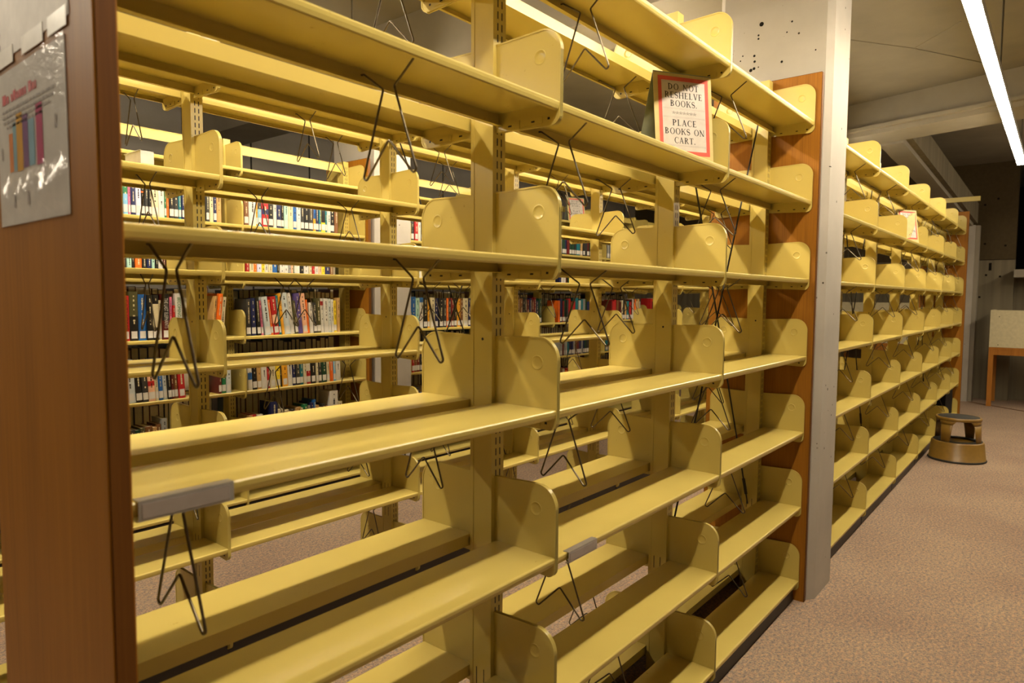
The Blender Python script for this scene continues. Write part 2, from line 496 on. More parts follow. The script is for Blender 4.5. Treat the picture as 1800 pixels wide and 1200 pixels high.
for X, k, fs in ((.767, 6, True), (1.628, 6, True), (1.318, 6, False), (2.06, 6, False), (2.359, 6, True), (1.105, 5, False), (1.514, 5, False), (.708, 5, False), (.698, 4, False),
              (1.211, 4, False), (1.294, 4, False), (1.984, 4, False), (2.212, 4, False), (1.15, 3, False), (1.50, 3, False), (.82, 2, False), (1.55, 2, False), (1.62, 1, False), (2.60, 1, False), (2.05, 2, False),
              (3.05, 6, False), (3.42, 6, True), (2.92, 4, False), (3.00, 4, True), (3.9, 4, False), (3.2, 3, False), (4.1, 5, False), (3.35, 5, True), (4.8, 4, False), (3.1, 2, False)):
    wire('mid', BM, YB, X, k, fs, random.uniform(-.12, .12))
RN = {'near': ('nearest range', ['left bay', 'middle bay', 'right bay']),
      'far': ('range beyond column', ['first bay', 'second bay', 'third bay', 'fourth bay', 'fifth bay', 'last bay']),
      'mid': ('second-row range', ['first bay', 'second bay', 'third bay', 'fourth bay', 'fifth bay', 'last bay'])}
wires.sort(key=lambda w: (w[0], w[1], w[2], w[3], w[4]))
from collections import defaultdict
grp = defaultdict(list)
for w in wires: grp[w[:4]].append(w)
for (rng, bi, fs, k), ws in grp.items():
    for j, w in enumerate(ws):
        pre = '' if len(ws) == 1 else ('left ' if j == 0 else 'right ')
        tag(w[5], '%swire book support under %s, %s face, %s, %s' % (pre, LV[k], 'rear' if fs else 'front', RN[rng][1][bi], RN[rng][0]),
            'book support', {'near': 'wire supports on the nearest range', 'far': 'wire supports on the range beyond the column', 'mid': 'wire supports on the second row'}[rng])

# ------------------------------------------------------------------ label holders clipped on shelf fronts
def label_holder(x0, L, k, label):
    t = thing('label_holder', label, 'label holder', (x0, -.001, Z(k)), 0, 'label holders on shelf fronts')
    b = MB()
    b.prism_x([(-.0035, .0015), (-.0035, -.024), (.006, -.026), (.006, -.0245), (-.0022, -.0225), (-.0022, .0003), (.012, .0003), (.012, .0015)][::-1], 0, L, M['holder'])
    b.build('clip', t)
    c = MB(); c.box((.004, -.0042, -.021), (L - .006, -.0036, -.003), M['holderface']); c.build('insert', t)
label_holder(.056, .118, 3, 'wide grey label holder clipped to shelf front beside the near wooden panel')
label_holder(.955, .118, 2, 'small grey label holder clipped to lower shelf front in the middle bay')

# ------------------------------------------------------------------ lettering
def ring_pts(cx, cy, rx, ry, a0, a1, n):
    return [(cx + rx * math.cos(a0 + (a1 - a0) * i / n), cy + ry * math.sin(a0 + (a1 - a0) * i / n)) for i in range(n + 1)]
def strip(A, B): return [[A[i], A[i + 1], B[i + 1], B[i]] for i in range(len(A) - 1)]
def rect(x0, y0, x1, y1): return [[(x0, y0), (x1, y0), (x1, y1), (x0, y1)]]
def stem(x, y0=0, y1=1, w=.17, s=.10, top=True, bot=True):
    q = rect(x - w / 2, y0, x + w / 2, y1)
    if bot: q += rect(x - w / 2 - s, y0, x + w / 2 + s, y0 + .05)
    if top: q += rect(x - w / 2 - s, y1 - .05, x + w / 2 + s, y1)
    return q
def diag(xa, ya, xb, yb, w): return [[(xa - w / 2, ya), (xa + w / 2, ya), (xb + w / 2, yb), (xb - w / 2, yb)]]
def bowl(x, y0, y1, rx, w=.17, t=.075):
    cy, ry = (y0 + y1) / 2, (y1 - y0) / 2
    return strip(ring_pts(x, cy, rx, ry, -PI / 2, PI / 2, 14), ring_pts(x, cy, rx - w, ry - t, -PI / 2, PI / 2, 14))
def ribbon(pts, wd):
    A, B = [], []
    for i, (x, y) in enumerate(pts):
        x0, y0 = pts[max(i - 1, 0)]; x1, y1 = pts[min(i + 1, len(pts) - 1)]
        dx, dy = x1 - x0, y1 - y0; L = math.hypot(dx, dy) or 1
        A.append((x - dy / L * wd[i] / 2, y + dx / L * wd[i] / 2)); B.append((x + dy / L * wd[i] / 2, y - dx / L * wd[i] / 2))
    return strip(A, B)
def g_S():
    up = ring_pts(.31, .735, .225, .235, .25 * PI, 1.28 * PI, 12)
    lo = ring_pts(.31, .265, .245, .240, .30 * PI, -.80 * PI, 12)
    pts = up + lo; n = len(pts)
    wd = [.08 + .10 * math.exp(-((i / (n - 1) - .5) / .16) ** 2) for i in range(n)]
    return ribbon(pts, wd) + rect(.46, .70, .51, .97) + rect(.09, .03, .14, .30)
def g_C():
    A = ring_pts(.42, .5, .41, .515, .28 * PI, 1.72 * PI, 26); B = ring_pts(.44, .5, .27, .455, .26 * PI, 1.74 * PI, 26)
    return strip(A, B) + rect(.66, .66, .71, .99) + rect(.68, .10, .72, .26)
GL = {
 'D': (.86, lambda: stem(.17, s=.09) + bowl(.2, 0, 1, .56)),
 'O': (.88, lambda: strip(ring_pts(.43, .5, .41, .515, 0, 2 * PI, 30), ring_pts(.43, .5, .265, .455, 0, 2 * PI, 30))),
 'N': (.90, lambda: stem(.14, w=.085, s=.09) + stem(.74, w=.085, s=.09, bot=False) + diag(.68, 0, .10, 1, .17)),
 'T': (.74, lambda: stem(.36, top=False) + rect(.02, .925, .70, 1) + [[(.02, 1), (.02, .76), (.05, .76), (.09, .95)], [(.70, 1), (.63, .95), (.67, .76), (.70, .76)]]),
 'R': (.84, lambda: stem(.17, s=.09) + bowl(.2, .46, 1, .43) + diag(.70, 0, .36, .50, .16) + rect(.58, 0, .86, .05)),
 'E': (.70, lambda: stem(.17, s=.09) + rect(.17, .925, .60, 1) + rect(.17, .48, .48, .55) + rect(.17, 0, .64, .075) + rect(.57, .78, .60, 1) + rect(.46, .40, .485, .63) + rect(.60, 0, .64, .24)),
 'S': (.62, g_S),
 'H': (.92, lambda: stem(.17, s=.09) + stem(.75, s=.09) + rect(.2, .475, .72, .55)),
 'L': (.68, lambda: stem(.17, s=.09) + rect(.17, 0, .62, .075) + rect(.58, 0, .62, .26)),
 'V': (.82, lambda: diag(.42, 0, .13, 1, .16) + diag(.42, 0, .69, 1, .085) + rect(.0, .95, .28, 1) + rect(.57, .95, .82, 1)),
 'B': (.78, lambda: stem(.17, s=.09) + bowl(.2, .48, 1, .40) + bowl(.2, 0, .53, .46)),
 'K': (.86, lambda: stem(.17, s=.09) + diag(.24, .44, .72, 1, .09) + diag(.74, 0, .38, .62, .16) + rect(.60, .95, .84, 1) + rect(.60, 0, .88, .05)),
 'P': (.74, lambda: stem(.17, s=.09) + bowl(.2, .42, 1, .45)),
 'A': (.84, lambda: diag(.10, 0, .40, 1, .085) + diag(.66, 0, .38, 1, .16) + rect(.20, .31, .56, .36) + rect(0, 0, .22, .05) + rect(.52, 0, .82, .05)),
 'C': (.78, g_C),
 '.': (.34, lambda: [ring_pts(.14, .075, .085, .085, 0, 2 * PI, 12)[:-1]]),
 '*': (.52, lambda: [[(.26 - math.cos(a) * .06, .5 - math.sin(a) * .06), (.26 + math.cos(a - .16) * .27, .5 + math.sin(a - .16) * .27), (.26 + math.cos(a + .16) * .27, .5 + math.sin(a + .16) * .27)] for a in [PI / 2 + i * 2 * PI / 5 for i in range(5)]]),
 ' ': (.52, lambda: []),
}
def text_polys(txt, h, cx, cy, width=None, gap=.09):
    tot = sum(GL[c][0] + gap for c in txt) - gap
    sx = (width / tot) if width else h
    x = cx - tot * sx / 2; out = []
    for c in txt:
        for q in GL[c][1](): out.append([(x + px * sx, cy - h / 2 + py * h) for px, py in q])
        x += (GL[c][0] + gap) * sx
    return out
def flat(polys, mp, m, mb):
    for q in polys:
        a = sum(q[i][0] * q[(i + 1) % len(q)][1] - q[(i + 1) % len(q)][0] * q[i][1] for i in range(len(q)))
        if a < 0: q = q[::-1]
        mb.add([mp(x, y) for x, y in q], [tuple(range(len(q)))], m)

# ------------------------------------------------------------------ folded card signs
def tent_sign(TL, TR, BL, BR_, BK, label):
    """TL,TR ridge; BL,BR front feet; BK back-left foot (world)."""
    TL, TR, BL, BR_, BK = map(Vector, (TL, TR, BL, BR_, BK))
    org = (TL + TR) / 2; org.z = BL.z
    t = thing('tent_sign', label, 'sign', org, 0, 'folded card signs')
    n = (TR - TL).cross(BL - TL).normalized()
    if n.y > 0: n = -n
    def P(u, v, off=0):
        a = TL.lerp(TR, u); c = BL.lerp(BR_, u)
        return a.lerp(c, 1 - v) - org + n * off
    w = (TR - TL).length; h = (TL - BL).length
    b = MB()
    def sheet(q, thick, m1):
        vv = [Vector(x) for x in q]; nn = (vv[1] - vv[0]).cross(vv[3] - vv[0]).normalized() * thick
        b.hexa([v for v in vv] + [v + nn for v in vv], m1)
    sheet([P(0, 0), P(1, 0), P(1, 1), P(0, 1)], -.0009, M['card'])
    bkr = BK + (BR_ - BL)
    sheet([BK - org, bkr - org, TR - org, TL - org], .0009, M['cardback'])
    b.build('card', t)
    mp = lambda off: (lambda x, y: P(x / w, y / h, off))
    r = MB()
    X0, X1, Y0, Y1 = .075 * w, .94 * w, .105 * h, .955 * h
    bw = .06 * w
    flat(rect(X0, Y0, X1, Y0 + bw) + rect(X0, Y1 - bw, X1, Y1) + rect(X0, Y0 + bw, X0 + bw, Y1 - bw) + rect(X1 - bw, Y0 + bw, X1, Y1 - bw), mp(.0006), M['signred'], r)
    r.build('red_border', t)['label'] = 'coral red printed border'
    r = MB(); flat(rect(X0 + bw, Y0 + bw, X1 - bw, Y1 - bw), mp(.0006), M['signpaper'], r); r.build('white_field', t)
    r = MB(); cx = (X0 + X1) / 2
    H = .068 * h
    for s_, yy, ww in (('DO NOT', .845, .53), ('RESHELVE', .755, .65), ('BOOKS.', .665, .47), ('PLACE', .455, .42), ('BOOKS ON', .36, .69), ('CART.', .262, .37)):
        flat(text_polys(s_, H, cx, yy * h, ww * w), mp(.0011), M['ink'], r)
    flat(text_polys('*******', H * .9, cx, .562 * h, .42 * w, .0), mp(.0011), M['ink'], r)
    xa, xb = X0 + bw + .002, X1 - bw - .002
    for yy in (.898, .612, .602, .518, .508, .208, .198):
        flat(rect(xa, yy * h, xb, yy * h + .0007), mp(.0011), M['greyline'], r)
    r.build('lettering', t)['label'] = 'black printed lettering'
zk = Z(5) + .0008
tent_sign((1.616, .160, 2.005), (1.788, .050, 2.005), (1.624, .145, zk), (1.796, .036, zk), (1.646, .232, zk), 'folded card sign with red border on the nearest range, by its tall end plate')
tent_sign((5.30, .125, 1.965), (5.47, .03, 1.965), (5.30, .095, zk), (5.48, .005, zk), (5.33, .167, zk), 'folded card sign with red border on the range beyond the column')
zk6 = Z(6) + .0008
tent_sign((5.31, YC + .12, 2.305), (5.48, YC + .03, 2.305), (5.31, YC + .095, zk6), (5.485, YC + .005, zk6), (5.33, YC + .165, zk6), 'half hidden red bordered card sign on top of the back books range')

# ------------------------------------------------------------------ posters on the near wooden panel
px = .0155
t = thing('poster', 'sleeved poster with coloured bar chart taped on the near wooden end panel', 'poster', (px - .0004, .18, 1.41))
def PM(off): return lambda y, z: (-off, -(y), z)     # local: y grows to the left in the picture
def yz(y, z): return (-(y - .18), z - 1.41)
b = MB(); b.box((-.0008, .05 - .18, 0), (0, .311 - .18, .2005), M['sheet']); b.build('sheet', t)
def quad_yz(mb, y0, y1, z0, z1, off, m):
    mb.add([(-off, y1 - .18, z0 - 1.41), (-off, y0 - .18, z0 - 1.41), (-off, y0 - .18, z1 - 1.41), (-off, y1 - .18, z1 - 1.41)], [(0, 1, 2, 3)], m)
b = MB(); rr = random.Random(3)
y = .284
for wl in (.018, .012, .0, .010, .013, .011, .012, .009, .010, .0, .014, .010, .008):
    if wl: quad_yz(b, y - wl + .002, y, 1.569, 1.569 + (.013 if wl > .0125 else .0095), .0013, M['redprint'])
    y -= (wl or .006)
b.build('title', t)['label'] = 'blurred red heading'
b = MB()
for i, (ya, yb) in enumerate(((.285, .082), (.285, .086), (.284, .100), (.27, .13))):
    y = ya
    while y > yb:
        wl = rr.uniform(.006, .018); quad_yz(b, max(y - wl, yb), y, 1.558 - i * .0072, 1.5615 - i * .0072, .0013, M['greyline']); y -= wl + .003
for y, zc in ((.296, 1.499), (.088, 1.512)): quad_yz(b, y - .006, y, zc, zc + .016, .0013, M['greyline'])
for y in (.251, .196): quad_yz(b, y - .008, y, 1.432, 1.449, .0013, M['greyline'])
b.build('small_print', t)['label'] = 'blurred grey small print'
bar_cols = {'orange': (224, 132, 48), 'sky': (126, 172, 186), 'gold': (222, 164, 14), 'violet': (120, 66, 134), 'blue': (132, 178, 200), 'magenta': (190, 28, 108)}
for (nm, ya, yb, zt, zb) in (('orange', .262, .246, 1.529, 1.497), ('sky', .245, .231, 1.541, 1.497), ('gold', .230, .206, 1.550, 1.495), ('violet', .205, .184, 1.545, 1.497), ('blue', .183, .161, 1.536, 1.497), ('magenta', .154, .130, 1.550, 1.495)):
    b = MB(); quad_yz(b, yb, ya, zb - .018, zt, .0013, cmat('print_' + nm, bar_cols[nm]))
    b.build('chart_bar', t)['label'] = nm + ' bar of the chart'
b = MB(); NY, NZ = 40, 60; vs = []
def smooth(a, c, x):
    x = min(1, max(0, (x - a) / (c - a))); return x * x * (3 - 2 * x)
for i in range(NZ + 1):
    zz = 1.4085 + (1.6135 - 1.4085) * i / NZ
    bul = smooth(1.487, 1.436, zz) if zz > 1.436 else smooth(1.409, 1.436, zz)
    for j in range(NY + 1):
        yy = .048 + (.313 - .048) * j / NY
        edge = smooth(0, .02, min(yy - .048, .313 - yy))
        wob = math.sin(yy * 105 + zz * 40) * math.sin(zz * 190 - yy * 43) * .0020 + math.sin(yy * 230 - zz * 150) * .0009 + math.sin(yy * 61 + zz * 77) * .0010
        x = -(.0022 + edge * (bul * (.0155 + wob) + (1 - bul) * abs(wob) * .3))
        vs.append((x, yy - .18, zz - 1.41))
b.add(vs, [(i * (NY + 1) + j, (i + 1) * (NY + 1) + j, (i + 1) * (NY + 1) + j + 1, i * (NY + 1) + j + 1) for i in range(NZ) for j in range(NY)], M['sleeve'], True)
b.build('plastic_sleeve', t)['label'] = 'glossy clear plastic sleeve, crumpled low down'
t = thing('paper_sheet', 'white paper sheet with a column of dots taped above the poster', 'paper', (px - .0004, .18, 1.64))
b = MB(); b.box((-.0008, .035 - .18, -.012), (0, .375 - .18, .30), M['paper']); b.build('sheet', t)
b = MB()
for y0, y1 in ((.040, .100), (.118, .196), (.232, .372)): b.box((-.0016, y0 - .18, -.022), (-.0009, y1 - .18, .000), M['tape'])
b.build('tape', t)['label'] = 'pale strips of tape'
b = MB()
for i in range(7):
    b.lathe([(.0001, -.0013), (.0042, -.0013)], M['greyline'], 12, (0, .287 - .18, .006 + i * .0165), False, axis='X')
b.build('printed_dots', t)['label'] = 'grey printed dots'

# ------------------------------------------------------------------ books
PAL = {'red': (176, 32, 34), 'dark red': (112, 26, 26), 'maroon': (92, 30, 24), 'orange': (232, 106, 26), 'tan': (190, 150, 92), 'brown': (120, 78, 44), 'yellow': (232, 200, 48),
       'gold': (226, 160, 40), 'cream': (206, 192, 154), 'white': (208, 202, 190), 'grey': (150, 148, 142), 'pale grey': (192, 198, 196), 'black': (24, 22, 22), 'charcoal': (52, 50, 48),
       'navy': (28, 34, 78), 'blue': (34, 92, 160), 'light blue': (120, 172, 206), 'teal': (26, 112, 124), 'green': (32, 110, 66), 'dark green': (24, 62, 42), 'mint': (168, 206, 188), 'lime': (186, 206, 60),
       'pink': (226, 118, 150), 'peach': (232, 178, 142), 'purple': (86, 70, 128), 'olive': (78, 74, 44), 'lavender': (196, 196, 216)}
_bm = {}
def book_mesh(col, w, h, d, sticker, band, mark):
    key = (col, round(w, 3), round(h, 3), round(d, 3), sticker, band, mark)
    if key in _bm: return _bm[key]
    c = cmat(col.replace(' ', '_'), PAL[col]); b = MB(); t = .0022; r = min(.004, w * .3)
    # cover: two boards and a rounded spine at the front (y=0)
    b.box((0, r, 0), (t, d, h), c); b.box((w - t, r, 0), (w, d, h), c)
    sp = [(0, r), (w * .12, r * .45), (w * .3, r * .08), (w * .5, 0), (w * .7, r * .08), (w * .88, r * .45), (w, r)]
    bk = [(w - t, r + t), (t, r + t)]
    poly = sp + bk; n = len(poly)
    b.add([(x, y, 0) for x, y in poly] + [(x, y, h) for x, y in poly],
          [(i, (i + 1) % n, n + (i + 1) % n, n + i) for i in range(n)] + [tuple(range(n - 1, -1, -1)), tuple(range(n, 2 * n))], c)
    b.box((t, r + t, .003), (w - t, d - .004, h - .003), M['pages'])
    def spine_quad(z0, z1, m, off=.0005, k=1.0):
        p = [(x, y) for x, y in sp]
        if k < 1: p = [(w * .5 + (x - w * .5) * k, y * k * k) for x, y in p]
        v = [(x, y - off, z0) for x, y in p] + [(x, y - off, z1) for x, y in p]
        q = len(p); b.add(v, [(i, i + 1, q + i + 1, q + i) for i in range(q - 1)], m)
    if band: spine_quad(h * band[1], h * band[2], cmat(band[0].replace(' ', '_'), PAL[band[0]]), .0004)
    if sticker: spine_quad(.012, .012 + .038, M['sticker'], .0008, .92 if w < .034 else .72)
    if mark:
        rr = random.Random(int(h * 1000) + int(w * 10000)); m = M['ink'] if col in ('white', 'cream', 'pale grey', 'mint', 'yellow', 'lavender', 'peach', 'gold', 'tan', 'lime', 'grey', 'pink') else cmat('cream', PAL['cream'])
        z = h * .92; zl = h * .34
        while z > zl:
            L = rr.uniform(.004, .012)
            spine_quad(max(z - L, zl), z, m, .0006, rr.uniform(.12, .26)); z -= L + (rr.uniform(.0015, .003) if rr.random() < .75 else rr.uniform(.01, .03))
    _bm[key] = b.mesh('book'); return _bm[key]

def stub(col, w, h, d=.15): return MB()
ORD = ['first', 'second', 'third', 'fourth', 'fifth', 'sixth', 'seventh', 'eighth', 'ninth', 'tenth', 'eleventh', 'twelfth', 'thirteenth', 'fourteenth', 'fifteenth', 'sixteenth', 'seventeenth', 'eighteenth', 'nineteenth', 'twentieth',
       'twenty-first', 'twenty-second', 'twenty-third', 'twenty-fourth', 'twenty-fifth', 'twenty-sixth', 'twenty-seventh', 'twenty-eighth', 'twenty-ninth', 'thirtieth', 'thirty-first', 'thirty-second']
books = {}
def row(k, x0, items, place, group, hbase, lean=0.0, seed=0, x_end=None, yoff=.012, d=.135, z=None, gap=.0012, sc=1.0):
    """items: (colour, width cm, height factor, options)"""
    rr = random.Random(seed * 31 + k)
    x = x0; zz = Z(k) if z is None else z
    n = len(items); objs = []
    for j, it in enumerate(items):
        col, w = it[0], it[1] / 100 * sc; hf = it[2] if len(it) > 2 else 1; op = it[3] if len(it) > 3 else {}
        h = hbase * hf
        ln = op.get('lean', lean)
        dd = d + rr.uniform(-.012, .008)
        me = book_mesh(col, w, h, dd, op.get('s', 1), op.get('band'), op.get('m', 1))
        yy = YC + yoff + rr.uniform(-.004, .006)
        o = link('book', me, None, (x, yy, zz + .0004 + (w * math.sin(ln) if ln > 0 else 0))); o.rotation_euler = (0, ln, 0)
        if 'text' in op: spine_text(o, op['text'], w, h, op.get('tc', 'cream'))
        objs.append((o, col, h))
        x += w / math.cos(ln) + gap
        if op.get('skip'): x += op['skip'] / 100 * sc
    for j, (o, col, h) in enumerate(objs):
        size = 'tall ' if h > hbase * 1.08 else ('short ' if h < hbase * .86 else '')
        tag(o, '%s%s book, %s from left, %s, %s' % (size, col, ORD[j], SHN[k], place), 'book', group)
    return objs, x
SHN = {1: 'second shelf up', 2: 'third shelf up', 3: 'fourth shelf up', 4: 'fifth shelf up', 5: 'sixth shelf up', 0: 'base shelf', 6: 'top shelf'}
def spine_text(o, txt, w, h, tc):
    cu = bpy.data.curves.new('txt', 'FONT'); cu.body = txt; cu.size = 1; cu.align_x = 'CENTER'; cu.align_y = 'CENTER'
    ob = bpy.data.objects.new('txt', cu); COL.objects.link(ob)
    bpy.context.view_layer.update()
    me = bpy.data.meshes.new_from_object(ob.evaluated_get(bpy.context.evaluated_depsgraph_get()))
    bpy.data.objects.remove(ob)
    xs = [v.co.x for v in me.vertices]; ys = [v.co.y for v in me.vertices]
    L = max(xs) - min(xs); Hh = max(ys) - min(ys)
    s1 = h * .66 / L; s2 = w * .52 / Hh
    for v in me.vertices:                     # text reads from the top of the spine downwards
        a, c = v.co.x * s1, v.co.y * s2
        v.co = (w / 2 + c, -.0011, h * .58 - a)
    me.materials.clear(); me.materials.append(cmat(tc.replace(' ', '_'), PAL[tc])); me.name = 'spine_title'
    link('spine_title', me, o)['label'] = '%s lettering on the spine' % tc

LB = 'left bay of full book range'; RB = 'right bay of full book range'
gL, gR = 'books in the left visible bay of the back range', 'books in the right bay of the back range'
# --- bay X .91 .. 1.82
row(5, 1.12, [('charcoal', 3.6), ('tan', 3.2), ('lime', 3.4, .95), ('light blue', 4.4, 1.02, {'band': ('green', .5, .8)}), ('pink', 2.2, .9), ('navy', 4.4, 1.0, {'band': ('orange', .82, 1)}), ('lavender', 4.8, 1.0), ('black', 3.6, 1, {'band': ('orange', .58, .62)}), ('charcoal', 3.0, .98), ('black', 2.4, .96),
     ('cream', 6.4, 1.02), ('white', 5.6, 1.0), ('green', 2, .96), ('orange', 2.4, .94, {'s': 0}), ('black', 4.6, 1.03), ('charcoal', 4.4, 1.02), ('teal', 2.8, .95), ('navy', 2.6, .97)], LB, gL, .205, seed=1, sc=0.53)
row(5, 1.612, [('charcoal', 2.2, 1), ('cream', 2.6, 1.0, {'s': 0}), ('navy', 2.2, .98), ('tan', 3.6, .98, {'s': 0})], 'beside middle post, ' + 'full book range', gL, .205, seed=2, sc=0.8)
row(4, 1.075, [('white', 3.4), ('charcoal', 3.8), ('brown', 3.6), ('black', 4.4), ('charcoal', 4.2), ('mint', 4, .98), ('black', 3, 1.02), ('orange', 6.0, 1.05), ('black', 4.4, .9), ('navy', 4.2, 1.0), ('mint', 2.8, .94), ('black', 3.0, 1), ('white', 4, .98), ('maroon', 3.0, .97), ('black', 2.6, .95)], LB, gL, .20, seed=3, sc=0.54)
row(3, 1.064, [('brown', 4, .95), ('charcoal', 5.0, 1.0), ('tan', 3.2, .96), ('navy', 3.0, .98), ('red', 6.0, 1.0, {'text': 'FATHOMS', 'tc': 'dark red', 'm': 0}), ('olive', 7.2, 1.09, {'band': ('black', .0, .5)}), ('blue', 7.0, 1.03), ('black', 4.8, 1.02), ('black', 5.0, 1.02, {'band': ('cream', .28, .8)}), ('cream', 2.6, .9),
     ('maroon', 6.6, 1.04, {'text': 'THE LAST ELEPHANTS', 'tc': 'white', 'm': 0, 'band': ('black', .42, 1)}), ('pink', 2.8, .97), ('red', 2.4, .78, {'s': 0}), ('white', 6.0, 1.06, {'text': 'BECOMING WILD', 'tc': 'green', 'm': 0})], LB, gL, .236, seed=4, sc=0.58)
row(3, 1.625, [('tan', 2.6, 1.0, {'s': 0, 'lean': .1}), ('orange', 3.0, 1.06, {'lean': .1, 's': 0}), ('cream', 3.0, .98, {'lean': .1, 's': 0})], 'beside middle post, full book range', gL, .236, seed=5, sc=0.8)
row(2, 1.03, [('grey', 5), ('white', 4.4), ('black', 4), ('brown', 4.5), ('teal', 3.4), ('pale grey', 8.0, 1.02), ('black', 5.2, .98), ('charcoal', 4.8, .98), ('peach', 5.6, .98, {'band': ('red', .38, .5)}), ('cream', 2.8, .98), ('blue', 3.8, 1.0), ('pale grey', 3.8, 1.0), ('black', 3.0, .94), ('maroon', 2.6, .96), ('brown', 3.2, .98), ('red', 6.0, 1.0)], LB, gL, .222, lean=-.05, seed=6, sc=0.6)
row(2, 1.66, [('maroon', 2.2, .95), ('green', 3.4, 1.0, {'band': ('navy', .55, 1)}), ('pale grey', 3.4, 1.0)], 'beside middle post, full book range', gL, .222, seed=7, sc=0.8)
row(1, 1.03, [('brown', 6, .9, {'s': 0}), ('charcoal', 5, .8), ('tan', 5, .85), ('brown', 6.4, .86, {'s': 0}), ('charcoal', 4.5, .88), ('dark green', 4, .86), ('olive', 3.4, .9), ('brown', 6.0, .92, {'s': 0}), ('tan', 3.6, .88), ('brown', 3.6, .94), ('grey', 4.4, 1.08)], LB, gL, .21, seed=8, sc=0.62)
# --- bay X 1.82 .. 2.715
row(5, 1.838, [('brown', 3.2, 1.0), ('white', 5.2, 1.0), ('gold', 1.4, .97), ('light blue', 2.8, .99, {'band': ('charcoal', .5, 1)}), ('red', 5.0, 1.0, {'band': ('navy', .36, .52)}), ('black', 3.8, 1.0), ('white', 2.4, .98), ('navy', 3.6, 1.0), ('black', 2.4, .98), ('mint', 3.0, 1.0), ('cream', 4.0, 1.0, {'s': 0}),
     ('white', 2.8, 1.0, {'band': ('blue', .0, .9)}), ('pale grey', 3.4, 1.0), ('charcoal', 3.0, 1.0), ('black', 3.4, .99), ('charcoal', 3.8, .99), ('gold', 2.0, .97, {'band': ('blue', .4, 1)}), ('navy', 2.8, .98), ('teal', 1.8, .96), ('yellow', 3.4, 1.0, {'band': ('black', .3, .78)}), ('teal', 1.8, .97), ('white', 3.0, .98), ('black', 3.6, .98), ('brown', 3.2, .96, {'s': 0})], RB, gR, .205, seed=11, sc=0.85)
row(4, 1.842, [('red', 2.4), ('cream', 2.8), ('orange', 2.2), ('lavender', 3.2), ('yellow', 2.4), ('white', 2.6), ('cream', 3.0), ('blue', 3.4, .96), ('black', 1.8), ('white', 3.0, .95), ('white', 3.6, 1.02, {'s': 0}), ('grey', 2), ('peach', 2), ('green', 4.4, 1, {'s': 0, 'band': ('white', .2, .9)}), ('black', 3.2), ('white', 4.4), ('cream', 2.4), ('red', 2.0), ('white', 3.0), ('peach', 2.6), ('yellow', 3.0), ('navy', 4.0), ('brown', 3.2, .9, {'s': 0})], RB, gR, .195, seed=12, sc=0.89)
row(3, 1.838, [('charcoal', 3.6, .96, {'lean': 0, 'skip': .6}), ('navy', 3.6, .98, {'lean': -.03, 'skip': .8}), ('black', 3.0, .98, {'lean': -.06, 'skip': .6}), ('pink', 2.0, .92, {'lean': -.08, 'skip': .8}), ('pale grey', 5.0, 1.02), ('orange', 2.2, .94), ('red', 4.6, 1.03, {'band': ('peach', .3, .52)}), ('teal', 2.2, 1.06), ('gold', 2.4, 1.12, {'s': 0}), ('pale grey', 5.2, 1.13), ('white', 4.0, 1.12), ('olive', 2.6, .92), ('purple', 4.4, 1.12, {'s': 0}), ('peach', 4.6, 1.12, {'lean': -.10}),
     ('orange', 1.6, .95, {'lean': -.09, 's': 0}), ('white', 3.2, .86, {'lean': -.06}), ('charcoal', 3.2, .86, {'lean': -.05}), ('olive', 4.0, .98, {'lean': -.03}), ('white', 2.8, .98, {'lean': -.03, 'band': ('red', .8, .92)}), ('white', 4.2, .98, {'lean': -.03}), ('pale grey', 2.6, .97, {'lean': -.03}), ('white', 2.4, .95, {'lean': -.03}), ('yellow', 3.0, .92, {'lean': -.03}), ('tan', 3.0, 1.0, {'s': 0, 'lean': 0})], RB, gR, .228, lean=-.115, seed=13, sc=0.78)
row(2, 1.846, [('white', 3.0, .98, {'band': ('blue', .3, .5)}), ('black', 3.4), ('tan', 3.0), ('white', 4.2), ('red', 1.8, 1.02), ('cream', 4.2), ('yellow', 3.4, .96), ('black', 1.6, 1.0, {'s': 0}), ('gold', 4.4, 1.02), ('white', 3.6), ('navy', 2.8), ('charcoal', 3.2), ('teal', 2.8), ('cream', 2.2), ('red', 3.6, .98, {'band': ('white', .4, .95)}), ('black', 4.2), ('cream', 1.8), ('charcoal', 2.8), ('dark green', 4.4), ('cream', 2.4), ('orange', 3.6, 1, {'s': 0}), ('light blue', 2.0), ('white', 4.2)], RB, gR, .215, lean=-.04, seed=14, sc=0.88)
row(1, 1.846, [('tan', 2.2, .8), ('red', 3.2, .82), ('white', 4.4, .8), ('blue', 2.8, .68), ('teal', 3.2, .66), ('navy', 5.4, 1.12), ('cream', 4.4, .88), ('cream', 4.6, .82), ('peach', 1.8, .76), ('charcoal', 2.4, .82), ('red', 2.0, .72), ('tan', 3.2, .86), ('cream', 2.0, .82), ('green', 3.2, .92), ('grey', 2.8, .86), ('navy', 2.0, .94), ('blue', 2.0, 1.02), ('tan', 2.8, .84), ('cream', 2.8, .76), ('charcoal', 2.2, .86), ('maroon', 1.8, .78), ('red', 2.6, .74), ('white', 7.4, 1.22, {'band': ('light blue', .0, .25)}), ('cream', 4.0, .86)], RB, gR, .215, seed=15, sc=0.86)
